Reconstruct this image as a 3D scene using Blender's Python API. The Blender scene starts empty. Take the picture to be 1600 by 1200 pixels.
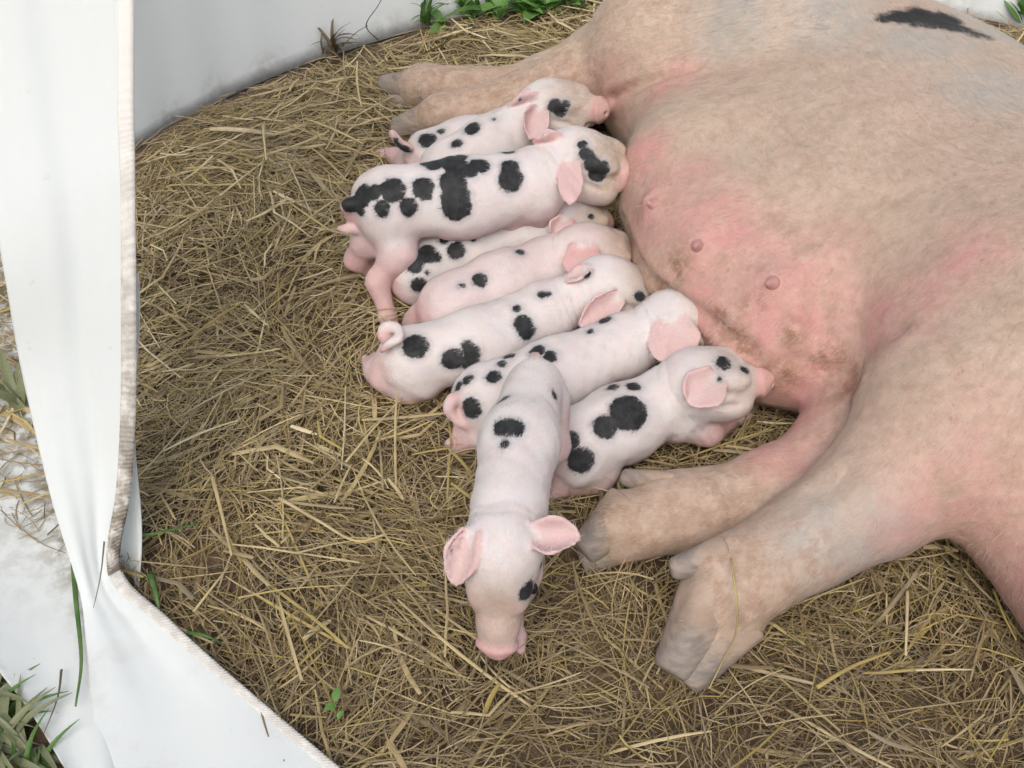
import bpy, math, random
import numpy as np
from mathutils import Vector
from mathutils.bvhtree import BVHTree

rng = np.random.default_rng(7)
random.seed(7)
SC = bpy.context.scene
COL = SC.collection

# ---------------------------------------------------------------- camera
CAM_H, PITCH, FPX = 0.90, math.radians(44.0), 1900.0      # metres, down tilt, focal length for a 1600 px wide frame
cam_d = bpy.data.cameras.new('camera')
cam = bpy.data.objects.new('camera', cam_d)
COL.objects.link(cam)
cam.location = (0, 0, CAM_H)
cam.rotation_euler = (math.pi/2 - PITCH, 0, 0)
cam_d.sensor_width = 36.0
cam_d.lens = 36.0*FPX/1600.0
cam_d.clip_start = 0.02
cam_d.clip_end = 500
SC.camera = cam

# ---------------------------------------------------------------- sky, sun, exposure
SUN_EL, SUN_AZ = math.radians(54), math.radians(-172)      # azimuth from +Y towards +X
world = bpy.data.worlds.new('World')
SC.world = world
world.use_nodes = True
wn = world.node_tree
wn.nodes.clear()
wo = wn.nodes.new('ShaderNodeOutputWorld')
wb = wn.nodes.new('ShaderNodeBackground')
ws = wn.nodes.new('ShaderNodeTexSky')
ws.sky_type = 'NISHITA'
ws.sun_disc = False
ws.sun_elevation = SUN_EL
ws.sun_rotation = SUN_AZ
ws.dust_density = 4.0
ws.air_density = 1.0
ws.ozone_density = 0.6
wb.inputs['Strength'].default_value = 0.10
wn.links.new(ws.outputs[0], wb.inputs[0])
wn.links.new(wb.outputs[0], wo.inputs[0])
sun_d = bpy.data.lights.new('sun', 'SUN')
sun = bpy.data.objects.new('sun', sun_d)
COL.objects.link(sun)
sun_d.energy = 1.5
sun_d.angle = math.radians(40)
sun_d.color = (1.0, 0.955, 0.885)
sd = Vector((math.sin(SUN_AZ)*math.cos(SUN_EL), math.cos(SUN_AZ)*math.cos(SUN_EL), math.sin(SUN_EL)))
sun.rotation_euler = sd.to_track_quat('Z', 'Y').to_euler()
SC.view_settings.view_transform = 'Standard'
SC.view_settings.look = 'None'
SC.view_settings.gamma = 1.0
SC.view_settings.use_curve_mapping = False
SC.view_settings.exposure = 0.33
SC.render.engine = 'CYCLES'
SC.cycles.use_denoising = True
SC.cycles.max_bounces = 6
SC.cycles.diffuse_bounces = 3
SC.cycles.use_adaptive_sampling = True
SC.cycles.adaptive_threshold = 0.05

# ---------------------------------------------------------------- helpers
_s, _c = math.sin(PITCH), math.cos(PITCH)

def P(px, py, z):
    """the point at height z (metres) that a surveyor's sight line through (px, py) reaches"""
    u, v = (px-800)/FPX, (py-600)/FPX
    t = (z-CAM_H)/(-_s - v*_c)
    return np.array((u*t, (_c - v*_s)*t, z))

def ray(px, py):
    u, v = (px-800)/FPX, (py-600)/FPX
    return Vector((u, _c - v*_s, -_s - v*_c)).normalized()

def unit(v):
    v = np.asarray(v, float)
    return v/max(1e-9, np.linalg.norm(v))

def tag(o, label=None, cat=None, group=None, kind=None):
    if label: o['label'] = label
    if cat: o['category'] = cat
    if group: o['group'] = group
    if kind: o['kind'] = kind
    return o

def empty(name, loc):
    o = bpy.data.objects.new(name, None)
    o.empty_display_size = 0.05
    o.location = Vector([float(a) for a in loc])
    COL.objects.link(o)
    return o

def mesh_obj(name, verts, faces, mat, parent=None, smooth=True, attrs=None):
    me = bpy.data.meshes.new(name)
    verts = np.asarray(verts, np.float32)
    if parent is not None and parent.type == 'EMPTY':
        verts = verts - np.array(parent.location, np.float32)
    if isinstance(faces, np.ndarray):
        n, k = faces.shape
        me.vertices.add(len(verts)); me.vertices.foreach_set('co', verts.ravel())
        me.loops.add(n*k); me.loops.foreach_set('vertex_index', faces.astype(np.int32).ravel())
        me.polygons.add(n)
        me.polygons.foreach_set('loop_start', np.arange(0, n*k, k, dtype=np.int32))
        me.update(calc_edges=True)
    else:
        me.from_pydata([tuple(map(float, v)) for v in verts], [], faces)
    if smooth:
        me.polygons.foreach_set('use_smooth', np.ones(len(me.polygons), bool))
    for k_, a in (attrs or {}).items():
        at = me.attributes.new(k_, 'FLOAT', 'POINT')
        at.data.foreach_set('value', np.asarray(a, np.float32))
    me.update()
    if mat: me.materials.append(mat)
    o = bpy.data.objects.new(name, me)
    COL.objects.link(o)
    if parent is not None:
        o.parent = parent
    return o

# ---- implicit bodies
class Body:
    def __init__(self, h):
        self.h = h; self.pr = []
    def rc(self, a, b, ra, rb, k=0.02, sub=False):
        a, b = np.asarray(a, float), np.asarray(b, float)
        r = max(ra, rb)
        self.pr.append(('rc', (a, b, ra, rb), np.minimum(a, b)-r, np.maximum(a, b)+r, k, sub)); return self
    def chain(self, pts, rad, k=0.02):
        for i in range(len(pts)-1):
            self.rc(pts[i], pts[i+1], rad[i], rad[i+1], k)
    def el(self, c, ax, rad, k=0.02, sub=False):
        c = np.asarray(c, float); ax = np.asarray(ax, float); rad = np.asarray(rad, float)
        ext = np.abs(ax.T) @ rad
        self.pr.append(('el', (c, ax, rad), c-ext, c+ext, k, sub)); return self
    def pts(self, p, r, k=0.004):
        p = np.asarray(p, float)
        self.pr.append(('pt', (p, r), p.min(0)-r, p.max(0)+r, k, False)); return self
    def wedge(self, o, ax, L, w0, w1, u0, u1, d0, r, k=.006, back=.25):
        o = np.asarray(o, float); m = max(L, w0, u0)*1.5
        self.pr.append(('wd', (o, ax, L, w0, w1, u0, u1, d0, r, back), o-m, o+m, k, False)); return self
    def prim(self, kind, d, X):
        if kind == 'wd':
            o, ax, L, w0, w1, u0, u1, d0, r, back = d
            q = (X-o) @ ax.T
            a, b, c = q[..., 0], q[..., 1], q[..., 2]
            pl = [(-a-back*L), (a-L)]
            sw = (w0-w1)/L; nw = math.hypot(1, sw)
            su = (u0-u1)/L; nu = math.hypot(1, su)
            pl += [(np.abs(b)-(w0-sw*a))/nw, (c-(u0-su*a))/nu, -c-d0]
            pl += [((c-(u0-su*a)*.62)/nu+(np.abs(b)-(w0-sw*a)*.62)/nw)*.707]
            m = pl[0]+r
            for p_ in pl[1:]:
                p_ = p_+r; kk = .005
                w = np.clip(.5-.5*(p_-m)/kk, 0, 1); m = p_*(1-w)+m*w+kk*w*(1-w)
            return m-r
        if kind == 'rc':
            a, b, ra, rb = d
            ba = b-a; L = max(1e-12, ba @ ba)
            t = np.clip(((X-a) @ ba)/L, 0, 1)
            return np.linalg.norm(X-a-t[..., None]*ba, axis=-1) - (ra+(rb-ra)*t)
        if kind == 'el':
            c, ax, rad = d
            q = (X-c) @ ax.T
            k0 = np.linalg.norm(q/rad, axis=-1); k1 = np.linalg.norm(q/rad**2, axis=-1)
            return k0*(k0-1)/np.maximum(k1, 1e-9)
        p, r = d
        m = np.full(X.shape[:-1], 1e9)
        for i in range(len(p)):
            e = X-p[i]
            np.minimum(m, np.einsum('...i,...i->...', e, e), out=m)
        return np.sqrt(m)-r
    def comb(self, F, D, k, sub):
        if sub:
            D = -D
            w = np.clip(0.5-0.5*(D-F)/k, 0, 1)
            return D*(1-w)+F*w + k*w*(1-w)
        w = np.clip(0.5+0.5*(D-F)/k, 0, 1)
        return D*(1-w)+F*w - k*w*(1-w)
    def value(self, X):
        F = np.full(X.shape[:-1], 0.5)
        for kind, d, lo, hi, k, sub in self.pr:
            F = self.comb(F, self.prim(kind, d, X), k, sub)
        return F
    def build(self, smooth=2):
        h = self.h
        lo = np.min([p[2] for p in self.pr], 0)-3*h; hi = np.max([p[3] for p in self.pr], 0)+3*h
        self.lo, self.hi = lo, hi
        n = np.ceil((hi-lo)/h).astype(int)+1
        ax = [lo[i]+h*np.arange(n[i]) for i in range(3)]
        F = np.full(n, 0.5)
        for kind, d, pl, ph, k, sub in self.pr:
            m = k*1.05+2*h
            i0 = np.clip(np.floor((pl-m-lo)/h).astype(int), 0, n-1); i1 = np.clip(np.ceil((ph+m-lo)/h).astype(int)+1, 1, n)
            s = tuple(slice(a, b) for a, b in zip(i0, i1))
            X = np.stack(np.meshgrid(*[ax[i][s[i]] for i in range(3)], indexing='ij'), -1)
            F[s] = self.comb(F[s], self.prim(kind, d, X), k, sub)
        V, Q = surface_nets(F, lo, h)
        V = relax(V, Q, smooth)
        self.V, self.Q = V, Q
        return V, Q

def surface_nets(F, lo, h):
    S = F < 0
    n = np.array(F.shape)-1
    cnt = np.zeros(n, np.int8)
    cs = [(i, j, k) for i in (0, 1) for j in (0, 1) for k in (0, 1)]
    sl = lambda A, o: A[o[0]:o[0]+n[0], o[1]:o[1]+n[1], o[2]:o[2]+n[2]]
    for o in cs: cnt += sl(S, o)
    act = (cnt > 0) & (cnt < 8)
    I = np.argwhere(act)
    idx = np.full(n, -1, np.int64); idx[act] = np.arange(len(I))
    acc = np.zeros((len(I), 3)); w = np.zeros(len(I))
    for a in cs:
        for d in range(3):
            if a[d]: continue
            b = list(a); b[d] = 1
            fa = F[tuple((I+a).T)]; fb = F[tuple((I+b).T)]
            m = (fa < 0) != (fb < 0)
            t = fa[m]/(fa[m]-fb[m])
            p = np.tile(np.array(a, float), (m.sum(), 1)); p[:, d] += t
            acc[m] += p; w[m] += 1
    V = lo+h*(I+acc/w[:, None])
    Q = []
    for d in range(3):
        e1, e2 = [(1, 2), (2, 0), (0, 1)][d]
        A = S.take(range(0, F.shape[d]-1), d); B = S.take(range(1, F.shape[d]), d)
        E = np.argwhere(A != B)
        E = E[(E[:, e1] > 0) & (E[:, e2] > 0) & (E[:, e1] < n[e1]) & (E[:, e2] < n[e2])]
        ins = A[tuple(E.T)]
        def cell(o1, o2):
            c = E.copy(); c[:, e1] -= o1; c[:, e2] -= o2
            return idx[tuple(c.T)]
        q = np.stack([cell(1, 1), cell(0, 1), cell(0, 0), cell(1, 0)], 1)
        q[~ins] = q[~ins][:, ::-1]
        Q.append(q)
    Q = np.concatenate(Q)
    return V, Q[(Q >= 0).all(1)]

def relax(V, Q, it):
    a = np.concatenate([Q[:, 0], Q[:, 1], Q[:, 2], Q[:, 3]]); b = np.concatenate([Q[:, 1], Q[:, 2], Q[:, 3], Q[:, 0]])
    deg = np.bincount(a, minlength=len(V))+np.bincount(b, minlength=len(V))
    for _ in range(it):
        for lam in (0.6, -0.35):
            s = np.stack([np.bincount(a, V[b, i], len(V))+np.bincount(b, V[a, i], len(V)) for i in range(3)], 1)
            V = V+lam*(s/np.maximum(deg, 1)[:, None]-V)
    return V

def normals(V, Q):
    fn = np.cross(V[Q[:, 2]]-V[Q[:, 0]], V[Q[:, 3]]-V[Q[:, 1]])
    N = np.zeros_like(V)
    for i in range(4): np.add.at(N, Q[:, i], fn)
    return N/np.maximum(1e-12, np.linalg.norm(N, axis=1))[:, None], fn

def seg_dist(X, a, b):
    ba = b-a
    t = np.clip(((X-a) @ ba)/max(1e-12, ba @ ba), 0, 1)
    return np.linalg.norm(X-a-t[:, None]*ba, axis=1)

def sstep(x, a, b):
    t = np.clip((x-a)/(b-a), 0, 1)
    return t*t*(3-2*t)

def hair_mesh(name, parent, mat, V, Q, attrs, bones, n, length, width, lift, mask=None):
    """short coat: one thin blade per hair, lying along the nearest bone's direction"""
    N, fn = normals(V, Q)
    area = np.linalg.norm(fn, axis=1)
    if mask is not None: area = area*mask[Q[:, 0]]
    fi = rng.choice(len(Q), n, p=area/area.sum())
    u, v = rng.random((2, n, 1))
    q = Q[fi]
    bl = lambda A: A[q[:, 0]]*(1-u)*(1-v)+A[q[:, 1]]*u*(1-v)+A[q[:, 2]]*u*v+A[q[:, 3]]*(1-u)*v
    R0, Nn = bl(V), bl(N)
    D = np.zeros_like(R0); best = np.full(n, 1e9)
    for a, b in bones:
        a, b = np.asarray(a), np.asarray(b)
        d = seg_dist(R0, a, b); m = d < best
        best[m] = d[m]; D[m] = unit(b-a)
    D = D+rng.normal(0, 0.28, D.shape)+np.array((0, 0, -0.25))
    D = D-Nn*np.sum(D*Nn, 1, keepdims=True)
    D /= np.maximum(1e-6, np.linalg.norm(D, axis=1, keepdims=True))
    L = length*rng.uniform(0.5, 1.2, (n, 1))
    W = np.cross(Nn, D)*width*0.5
    mid = R0+D*L*0.55+Nn*L*lift
    tip = R0+D*L+Nn*L*lift*1.1
    VV = np.stack([R0-W-Nn*.0004, R0+W-Nn*.0004, mid+W*.8, mid-W*.8, tip], 1).reshape(-1, 3)
    b5 = np.arange(n)[:, None]*5
    me_f = [tuple(r) for r in (b5+np.array([0, 1, 2, 3])).tolist()] + [tuple(r) for r in (b5+np.array([3, 2, 4])).tolist()]
    at = {k: np.repeat(bl(np.asarray(a)[:, None])[:, 0], 5) for k, a in attrs.items()}
    return mesh_obj(name, VV, me_f, mat, parent, True, at)

# ---------------------------------------------------------------- materials
class NT:
    def __init__(self, name):
        self.m = bpy.data.materials.new(name); self.m.use_nodes = True
        self.t = self.m.node_tree; self.t.nodes.clear()
        self.out = self.t.nodes.new('ShaderNodeOutputMaterial')
    def n(self, typ, **kw):
        nd = self.t.nodes.new('ShaderNode'+typ)
        for k, v in kw.items():
            if k in nd.inputs.keys() if isinstance(k, str) else False: self.set(nd.inputs[k], v)
            else: setattr(nd, k, v)
        return nd
    def set(self, sock, v):
        if isinstance(v, bpy.types.NodeSocket): self.t.links.new(v, sock)
        else: sock.default_value = v
    def attr(self, name): 
        a = self.t.nodes.new('ShaderNodeAttribute'); a.attribute_name = name; return a.outputs['Fac']
    def coord(self, scale=(1, 1, 1), rot=(0, 0, 0)):
        tc = self.t.nodes.new('ShaderNodeTexCoord'); mp = self.t.nodes.new('ShaderNodeMapping')
        mp.inputs['Scale'].default_value = scale; mp.inputs['Rotation'].default_value = rot
        self.t.links.new(tc.outputs['Object'], mp.inputs['Vector']); return mp.outputs[0]
    def noise(self, scale, detail=3, rough=0.55, vec=None, dist=0.0):
        nd = self.t.nodes.new('ShaderNodeTexNoise')
        nd.inputs['Scale'].default_value = scale; nd.inputs['Detail'].default_value = detail
        nd.inputs['Roughness'].default_value = rough; nd.inputs['Distortion'].default_value = dist
        if vec is None: vec = self.coord()
        self.t.links.new(vec, nd.inputs['Vector']); return nd.outputs['Fac']
    def math(self, op, a, b=0.0, clamp=False):
        nd = self.t.nodes.new('ShaderNodeMath'); nd.operation = op; nd.use_clamp = clamp
        self.set(nd.inputs[0], a); self.set(nd.inputs[1], b); return nd.outputs[0]
    def ramp(self, x, a, b, lo=0.0, hi=1.0, smooth=True):
        nd = self.t.nodes.new('ShaderNodeMapRange'); nd.interpolation_type = 'SMOOTHSTEP' if smooth else 'LINEAR'
        self.set(nd.inputs['Value'], x)
        nd.inputs['From Min'].default_value = a; nd.inputs['From Max'].default_value = b
        nd.inputs['To Min'].default_value = lo; nd.inputs['To Max'].default_value = hi
        return nd.outputs[0]
    def mix(self, f, a, b, mode='MIX'):
        nd = self.t.nodes.new('ShaderNodeMix'); nd.data_type = 'RGBA'; nd.blend_type = mode
        self.set(nd.inputs[0], f)
        for s, v in ((nd.inputs[6], a), (nd.inputs[7], b)):
            self.set(s, v if isinstance(v, bpy.types.NodeSocket) else (*v, 1.0))
        return nd.outputs[2]
    def bump(self, h, strength, dist):
        nd = self.t.nodes.new('ShaderNodeBump'); nd.inputs['Strength'].default_value = strength
        nd.inputs['Distance'].default_value = dist; self.t.links.new(h, nd.inputs['Height']); return nd.outputs[0]
    def bsdf(self, col, rough=0.6, normal=None, sss=0.0, sss_r=(1, .35, .2), sss_s=0.005, spec=0.35, sheen=0.0):
        b = self.t.nodes.new('ShaderNodeBsdfPrincipled')
        self.set(b.inputs['Base Color'], col if isinstance(col, bpy.types.NodeSocket) else (*col, 1))
        self.set(b.inputs['Roughness'], rough)
        b.inputs['Specular IOR Level'].default_value = spec
        if sss:
            b.inputs['Subsurface Weight'].default_value = sss
            b.inputs['Subsurface Radius'].default_value = sss_r
            b.inputs['Subsurface Scale'].default_value = sss_s
        if sheen:
            b.inputs['Sheen Weight'].default_value = sheen; b.inputs['Sheen Roughness'].default_value = 0.6
        if normal is not None: self.t.links.new(normal, b.inputs['Normal'])
        return b
    def done(self, b):
        self.t.links.new(b.outputs[0], self.out.inputs['Surface']); return self.m

def mat_piglet(name, hair=False):
    t = NT(name)
    spot, pink, dirt = t.attr('spot'), t.attr('pink'), t.attr('dirt')
    fine = t.noise(420, 2, .6); mid = t.noise(120, 3, .6); big = t.noise(24, 3, .5)
    s = t.math('ADD', spot, t.math('MULTIPLY', t.math('SUBTRACT', fine, 0.5), 0.0038))
    s = t.math('ADD', s, t.math('MULTIPLY', t.math('SUBTRACT', mid, 0.5), 0.006))
    blk = t.ramp(s, 0.0017, -0.0013)
    halo = t.ramp(s, 0.0085, 0.0, 0.0, 0.45)
    pk = t.math('ADD', pink, t.math('MULTIPLY', t.math('SUBTRACT', big, 0.5), 0.55), True)
    c = t.mix(pk, (0.68, 0.632, 0.622), (0.60, 0.355, 0.345))
    c = t.mix(t.math('MULTIPLY', dirt, t.ramp(mid, .25, .7, .65, 1.1), True), c, (0.42, 0.31, 0.215))
    c = t.mix(halo, c, (0.33, 0.35, 0.37))
    c = t.mix(t.ramp(t.noise(75, 4, .65), .5, .75, 0, .20), c, (0.46, 0.36, 0.27))
    c = t.mix(blk, c, t.mix(t.ramp(mid, .35, .7), (0.017, 0.018, 0.020), (0.036, 0.038, 0.040)))
    if hair:
        c = t.mix(t.math('MULTIPLY', blk, -1.0), c, c)
        b = t.bsdf(t.mix(t.math('SUBTRACT', 0.5, t.math('MULTIPLY', blk, .5)), c, (0.78, 0.74, 0.72)), 0.5, spec=.25)
    else:
        nrm = t.bump(t.math('ADD', t.math('MULTIPLY', fine, .5), mid), 0.22, 0.0022)
        b = t.bsdf(c, 0.58, nrm, 0.35, sss_s=0.006, spec=.25)
    return t.done(b)

def mat_sow(name, hair=False):
    t = NT(name)
    spot, pink, dirt, grey = t.attr('spot'), t.attr('pink'), t.attr('dirt'), t.attr('grey')
    fine = t.noise(260, 3, .65); mid = t.noise(38, 4, .62); big = t.noise(7, 4, .6)
    pk = t.math('ADD', pink, t.math('MULTIPLY', t.math('SUBTRACT', big, 0.47), 0.9), True)
    c = t.mix(pk, (0.525, 0.405, 0.32), (0.58, 0.335, 0.295))
    c = t.mix(t.ramp(mid, .40, .70, 0, .5), c, (0.41, 0.295, 0.215))
    mott = t.noise(105, 4, .7)
    c = t.mix(t.ramp(mott, .46, .66, 0, .32), c, (0.33, 0.225, 0.15))
    c = t.mix(t.ramp(mott, .46, .32, 0, .35), c, (0.62, 0.50, 0.42))
    c = t.mix(t.math('MULTIPLY', grey, t.ramp(mid, .3, .65, .5, 1.0)), c, (0.40, 0.395, 0.37))
    c = t.mix(t.math('MULTIPLY', dirt, t.ramp(t.noise(62, 5, .7), .40, .62), True), c, (0.28, 0.155, 0.095))
    red = t.math('MULTIPLY', pink, t.ramp(t.noise(16, 4, .6), .42, .68), True)
    c = t.mix(t.math('MULTIPLY', red, .75), c, (0.58, 0.265, 0.26))
    freck = t.ramp(t.noise(150, 1, .5), .70, .78, 0, .35)
    c = t.mix(freck, c, (0.28, 0.17, 0.11))
    s = t.math('ADD', spot, t.math('MULTIPLY', t.math('SUBTRACT', t.noise(90, 3, .6), 0.5), 0.022))
    blk = t.ramp(s, 0.006, -0.008)
    c = t.mix(blk, c, (0.016, 0.016, 0.017))
    if hair:
        b = t.bsdf(t.mix(t.math('SUBTRACT', 0.55, t.math('MULTIPLY', blk, .55)), c, (0.57, 0.485, 0.40)), 0.45, spec=.35)
    else:
        nrm = t.bump(t.math('ADD', t.math('MULTIPLY', fine, .45), mid), 0.35, 0.004)
        b = t.bsdf(c, 0.6, nrm, 0.22, sss_s=0.007, spec=.25)
    return t.done(b)

def mat_hoof(name):
    t = NT(name)
    st = t.noise(60, 4, .6, t.coord((1, 1, 3)))
    tip = t.math('ADD', t.attr('tip'), t.math('MULTIPLY', t.math('SUBTRACT', st, .5), .7), True)
    skin = t.mix(t.ramp(t.noise(40, 4, .6), .35, .7), (0.44, 0.335, 0.265), (0.34, 0.25, 0.185))
    horn = t.mix(t.ramp(st, .3, .7), (0.33, 0.275, 0.235), (0.20, 0.178, 0.16))
    c = t.mix(t.ramp(tip, .25, .75), skin, horn)
    c = t.mix(t.ramp(t.noise(25, 4, .6), .52, .75, 0, .6), c, (0.40, 0.29, 0.20))
    return t.done(t.bsdf(c, 0.62, t.bump(st, .3, .002), .08, sss_s=.003, spec=.25))

def mat_plain(name, col, rough=.5, spec=.4, sss=0):
    t = NT(name)
    v = t.noise(200, 2)
    return t.done(t.bsdf(t.mix(t.ramp(v, .3, .7, 0, .35), col, tuple(c*.6 for c in col)), rough, spec=spec, sss=sss))

def mat_straw(name):
    t = NT(name)
    tone, hue = t.attr('tone'), t.attr('hue')
    r = t.t.nodes.new('ShaderNodeValToRGB')
    cr = r.color_ramp
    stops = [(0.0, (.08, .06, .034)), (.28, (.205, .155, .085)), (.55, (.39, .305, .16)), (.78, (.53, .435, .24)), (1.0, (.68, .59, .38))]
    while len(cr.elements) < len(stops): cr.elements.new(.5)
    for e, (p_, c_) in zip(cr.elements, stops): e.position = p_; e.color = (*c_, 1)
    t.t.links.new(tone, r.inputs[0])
    c = t.mix(t.ramp(hue, .80, .93, 0, .6), r.outputs[0], (.40, .32, .07))
    c = t.mix(t.ramp(hue, .20, .05, 0, .55), c, (.27, .235, .17))
    c = t.mix(t.ramp(t.noise(30, 3), .35, .75, 0, .45), c, (.16, .11, .06))
    return t.done(t.bsdf(c, 0.55, spec=.35))

def mat_soil(name):
    t = NT(name)
    a = t.noise(9, 6, .65); b_ = t.noise(70, 4, .7)
    c = t.mix(t.ramp(a, .35, .68), (.075, .052, .033), (.16, .112, .068))
    c = t.mix(t.ramp(b_, .5, .72, 0, .6), c, (.17, .125, .075))
    return t.done(t.bsdf(c, .85, t.bump(t.math('ADD', a, t.math('MULTIPLY', b_, .4)), .8, .02), spec=.25))

def mat_tarp(name, dirt=0.25, grain=True):
    t = NT(name)
    a = t.noise(3.2, 5, .6); b_ = t.noise(26, 5, .7); w = t.noise(900, 1, .5)
    c = t.mix(t.ramp(a, .3, .75, 0, .5), (.875, .92, .92), (.85, .89, .90))
    c = t.mix(t.ramp(t.math('MULTIPLY', a, b_), .33, .46, 0, dirt), c, (.42, .36, .28))
    c = t.mix(t.ramp(t.noise(55, 3, .6), .70, .78, 0, dirt*1.6), c, (.22, .17, .12))
    ed = t.attr('edge')
    c = t.mix(t.math('MULTIPLY', ed, t.ramp(t.noise(60, 5, .7), .38, .62), True), c, (.30, .255, .19))
    nrm = t.bump(t.math('ADD', t.math('MULTIPLY', b_, .3), t.math('MULTIPLY', w, .1)), .2, .004)
    b = t.bsdf(c, .6, nrm, spec=.2)
    tr = t.t.nodes.new('ShaderNodeBsdfTranslucent'); tr.inputs[0].default_value = (.88, .91, .89, 1)
    ms = t.t.nodes.new('ShaderNodeMixShader'); ms.inputs[0].default_value = .33
    t.t.links.new(b.outputs[0], ms.inputs[1]); t.t.links.new(tr.outputs[0], ms.inputs[2])
    t.t.links.new(ms.outputs[0], t.out.inputs['Surface'])
    return t.m

def mat_hem(name):
    t = NT(name)
    n1 = t.noise(70, 5, .7); n2 = t.noise(18, 3, .6)
    f = t.math('MULTIPLY', t.attr('edge'), t.math('ADD', t.ramp(n1, .3, .6), t.ramp(n2, .35, .65, 0, .5)), True)
    c = t.mix(f, (.80, .79, .75), (.20, .165, .12))
    return t.done(t.bsdf(c, .8, t.bump(n1, .4, .002), spec=.2))

def mat_leaf(name, c1, c2):
    t = NT(name)
    c = t.mix(t.ramp(t.noise(45, 3), .35, .65), c1, c2)
    b = t.bsdf(c, .45, spec=.4)
    tr = t.t.nodes.new('ShaderNodeBsdfTranslucent'); t.t.links.new(c, tr.inputs[0])
    ms = t.t.nodes.new('ShaderNodeMixShader'); ms.inputs[0].default_value = .3
    t.t.links.new(b.outputs[0], ms.inputs[1]); t.t.links.new(tr.outputs[0], ms.inputs[2])
    t.t.links.new(ms.outputs[0], t.out.inputs['Surface'])
    return t.m

M = dict(
    piglet=mat_piglet('piglet_skin'), piglet_hair=mat_piglet('piglet_hair', True),
    sow=mat_sow('sow_skin'), sow_hair=mat_sow('sow_hair', True),
    hoof=mat_hoof('hoof_horn'), eye=mat_plain('eye_dark', (.012, .010, .009), .25, .5),
    teat=mat_plain('teat_skin', (.50, .275, .255), .5, .35, .2), phoof=mat_plain('piglet_hoof', (.62, .48, .40), .5, .3, .1),
    straw=mat_straw('straw'), soil=mat_soil('soil'), tarp=mat_tarp('white_tarp', .14), skirt=mat_tarp('dirty_tarp', .55), hem=mat_hem('dirty_hem'),
    grass=mat_leaf('grass_blade', (.08, .18, .04), (.15, .26, .08)), leaf=mat_leaf('weed_leaf', (.11, .26, .05), (.20, .38, .11)),
    pale=mat_leaf('pale_blade', (.22, .27, .15), (.30, .30, .17)), dry=mat_leaf('dry_stem', (.22, .17, .10), (.13, .10, .06)),
)

# ---------------------------------------------------------------- ground
def ground_z(x, y):
    return 0.006*np.sin(x*9+1.3)*np.sin(y*8+.4)+0.004*np.sin(x*23+y*17)-0.006
gx = np.concatenate([np.linspace(-300, -3, 12), np.linspace(-2.6, 3, 140), np.linspace(3.5, 300, 12)])
gy = np.concatenate([np.linspace(-300, -1.5, 12), np.linspace(-1.2, 3.5, 130), np.linspace(4, 300, 12)])
GX, GY = np.meshgrid(gx, gy, indexing='ij')
near = (np.abs(GX) < 3.2) & (GY > -1.6) & (GY < 3.8)
GZ = np.where(near, ground_z(GX, GY), -0.006)
gi = np.arange(len(gx)*len(gy)).reshape(len(gx), len(gy))
gq = np.stack([gi[:-1, :-1], gi[1:, :-1], gi[1:, 1:], gi[:-1, 1:]], -1).reshape(-1, 4)
g = mesh_obj('ground', np.stack([GX, GY, GZ], -1).reshape(-1, 3), gq, M['soil'])
tag(g, kind='structure', label='trodden brown soil under the straw')

# ---------------------------------------------------------------- tarpaulins
def catmull(C, n):
    C = np.asarray(C, float)
    C = np.vstack([2*C[0]-C[1], C, 2*C[-1]-C[-2]])
    out = []
    m = len(C)-3
    for t in np.linspace(0, m-1e-6, n):
        i = int(t); f = t-i
        p0, p1, p2, p3 = C[i:i+4]
        out.append(.5*((2*p1)+(-p0+p2)*f+(2*p0-5*p1+4*p2-p3)*f*f+(-p0+3*p1-3*p2+p3)*f**3))
    return np.array(out)

def sheet(name, Lc, Rc, nr, nc, fold, mat, parent=None, thick=0.0012, edge=None):
    A, B = catmull(Lc, nr), catmull(Rc, nr)
    u = np.linspace(0, 1, nc)[None, :, None]
    X = A[:, None]*(1-u)+B[:, None]*u
    dr = np.gradient(X, axis=0); dc = np.gradient(X, axis=1)
    Nn = np.cross(dr, dc); Nn /= np.maximum(1e-9, np.linalg.norm(Nn, axis=-1, keepdims=True))
    X = X+Nn*fold(np.linspace(0, 1, nr)[:, None], np.linspace(0, 1, nc)[None, :])[..., None]
    dr = np.gradient(X, axis=0); dc = np.gradient(X, axis=1)
    Nn = np.cross(dr, dc); Nn /= np.maximum(1e-9, np.linalg.norm(Nn, axis=-1, keepdims=True))
    V = np.concatenate([(X+Nn*thick/2).reshape(-1, 3), (X-Nn*thick/2).reshape(-1, 3)])
    i = np.arange(nr*nc).reshape(nr, nc); o = nr*nc
    q = np.stack([i[:-1, :-1], i[1:, :-1], i[1:, 1:], i[:-1, 1:]], -1).reshape(-1, 4)
    Q = [q, q[:, ::-1]+o]
    for e in (i[0], i[-1][::-1], i[:, 0][::-1], i[:, -1]):
        Q.append(np.stack([e[:-1], e[1:], e[1:]+o, e[:-1]+o], 1))
    ea = np.zeros((nr, nc)) if edge is None else edge(np.linspace(0, 1, nr)[:, None], np.linspace(0, 1, nc)[None, :])+np.zeros((nr, nc))
    return mesh_obj(name, V, np.concatenate(Q), mat, parent, True, {'edge': np.tile(ea.ravel(), 2)}), X

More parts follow.
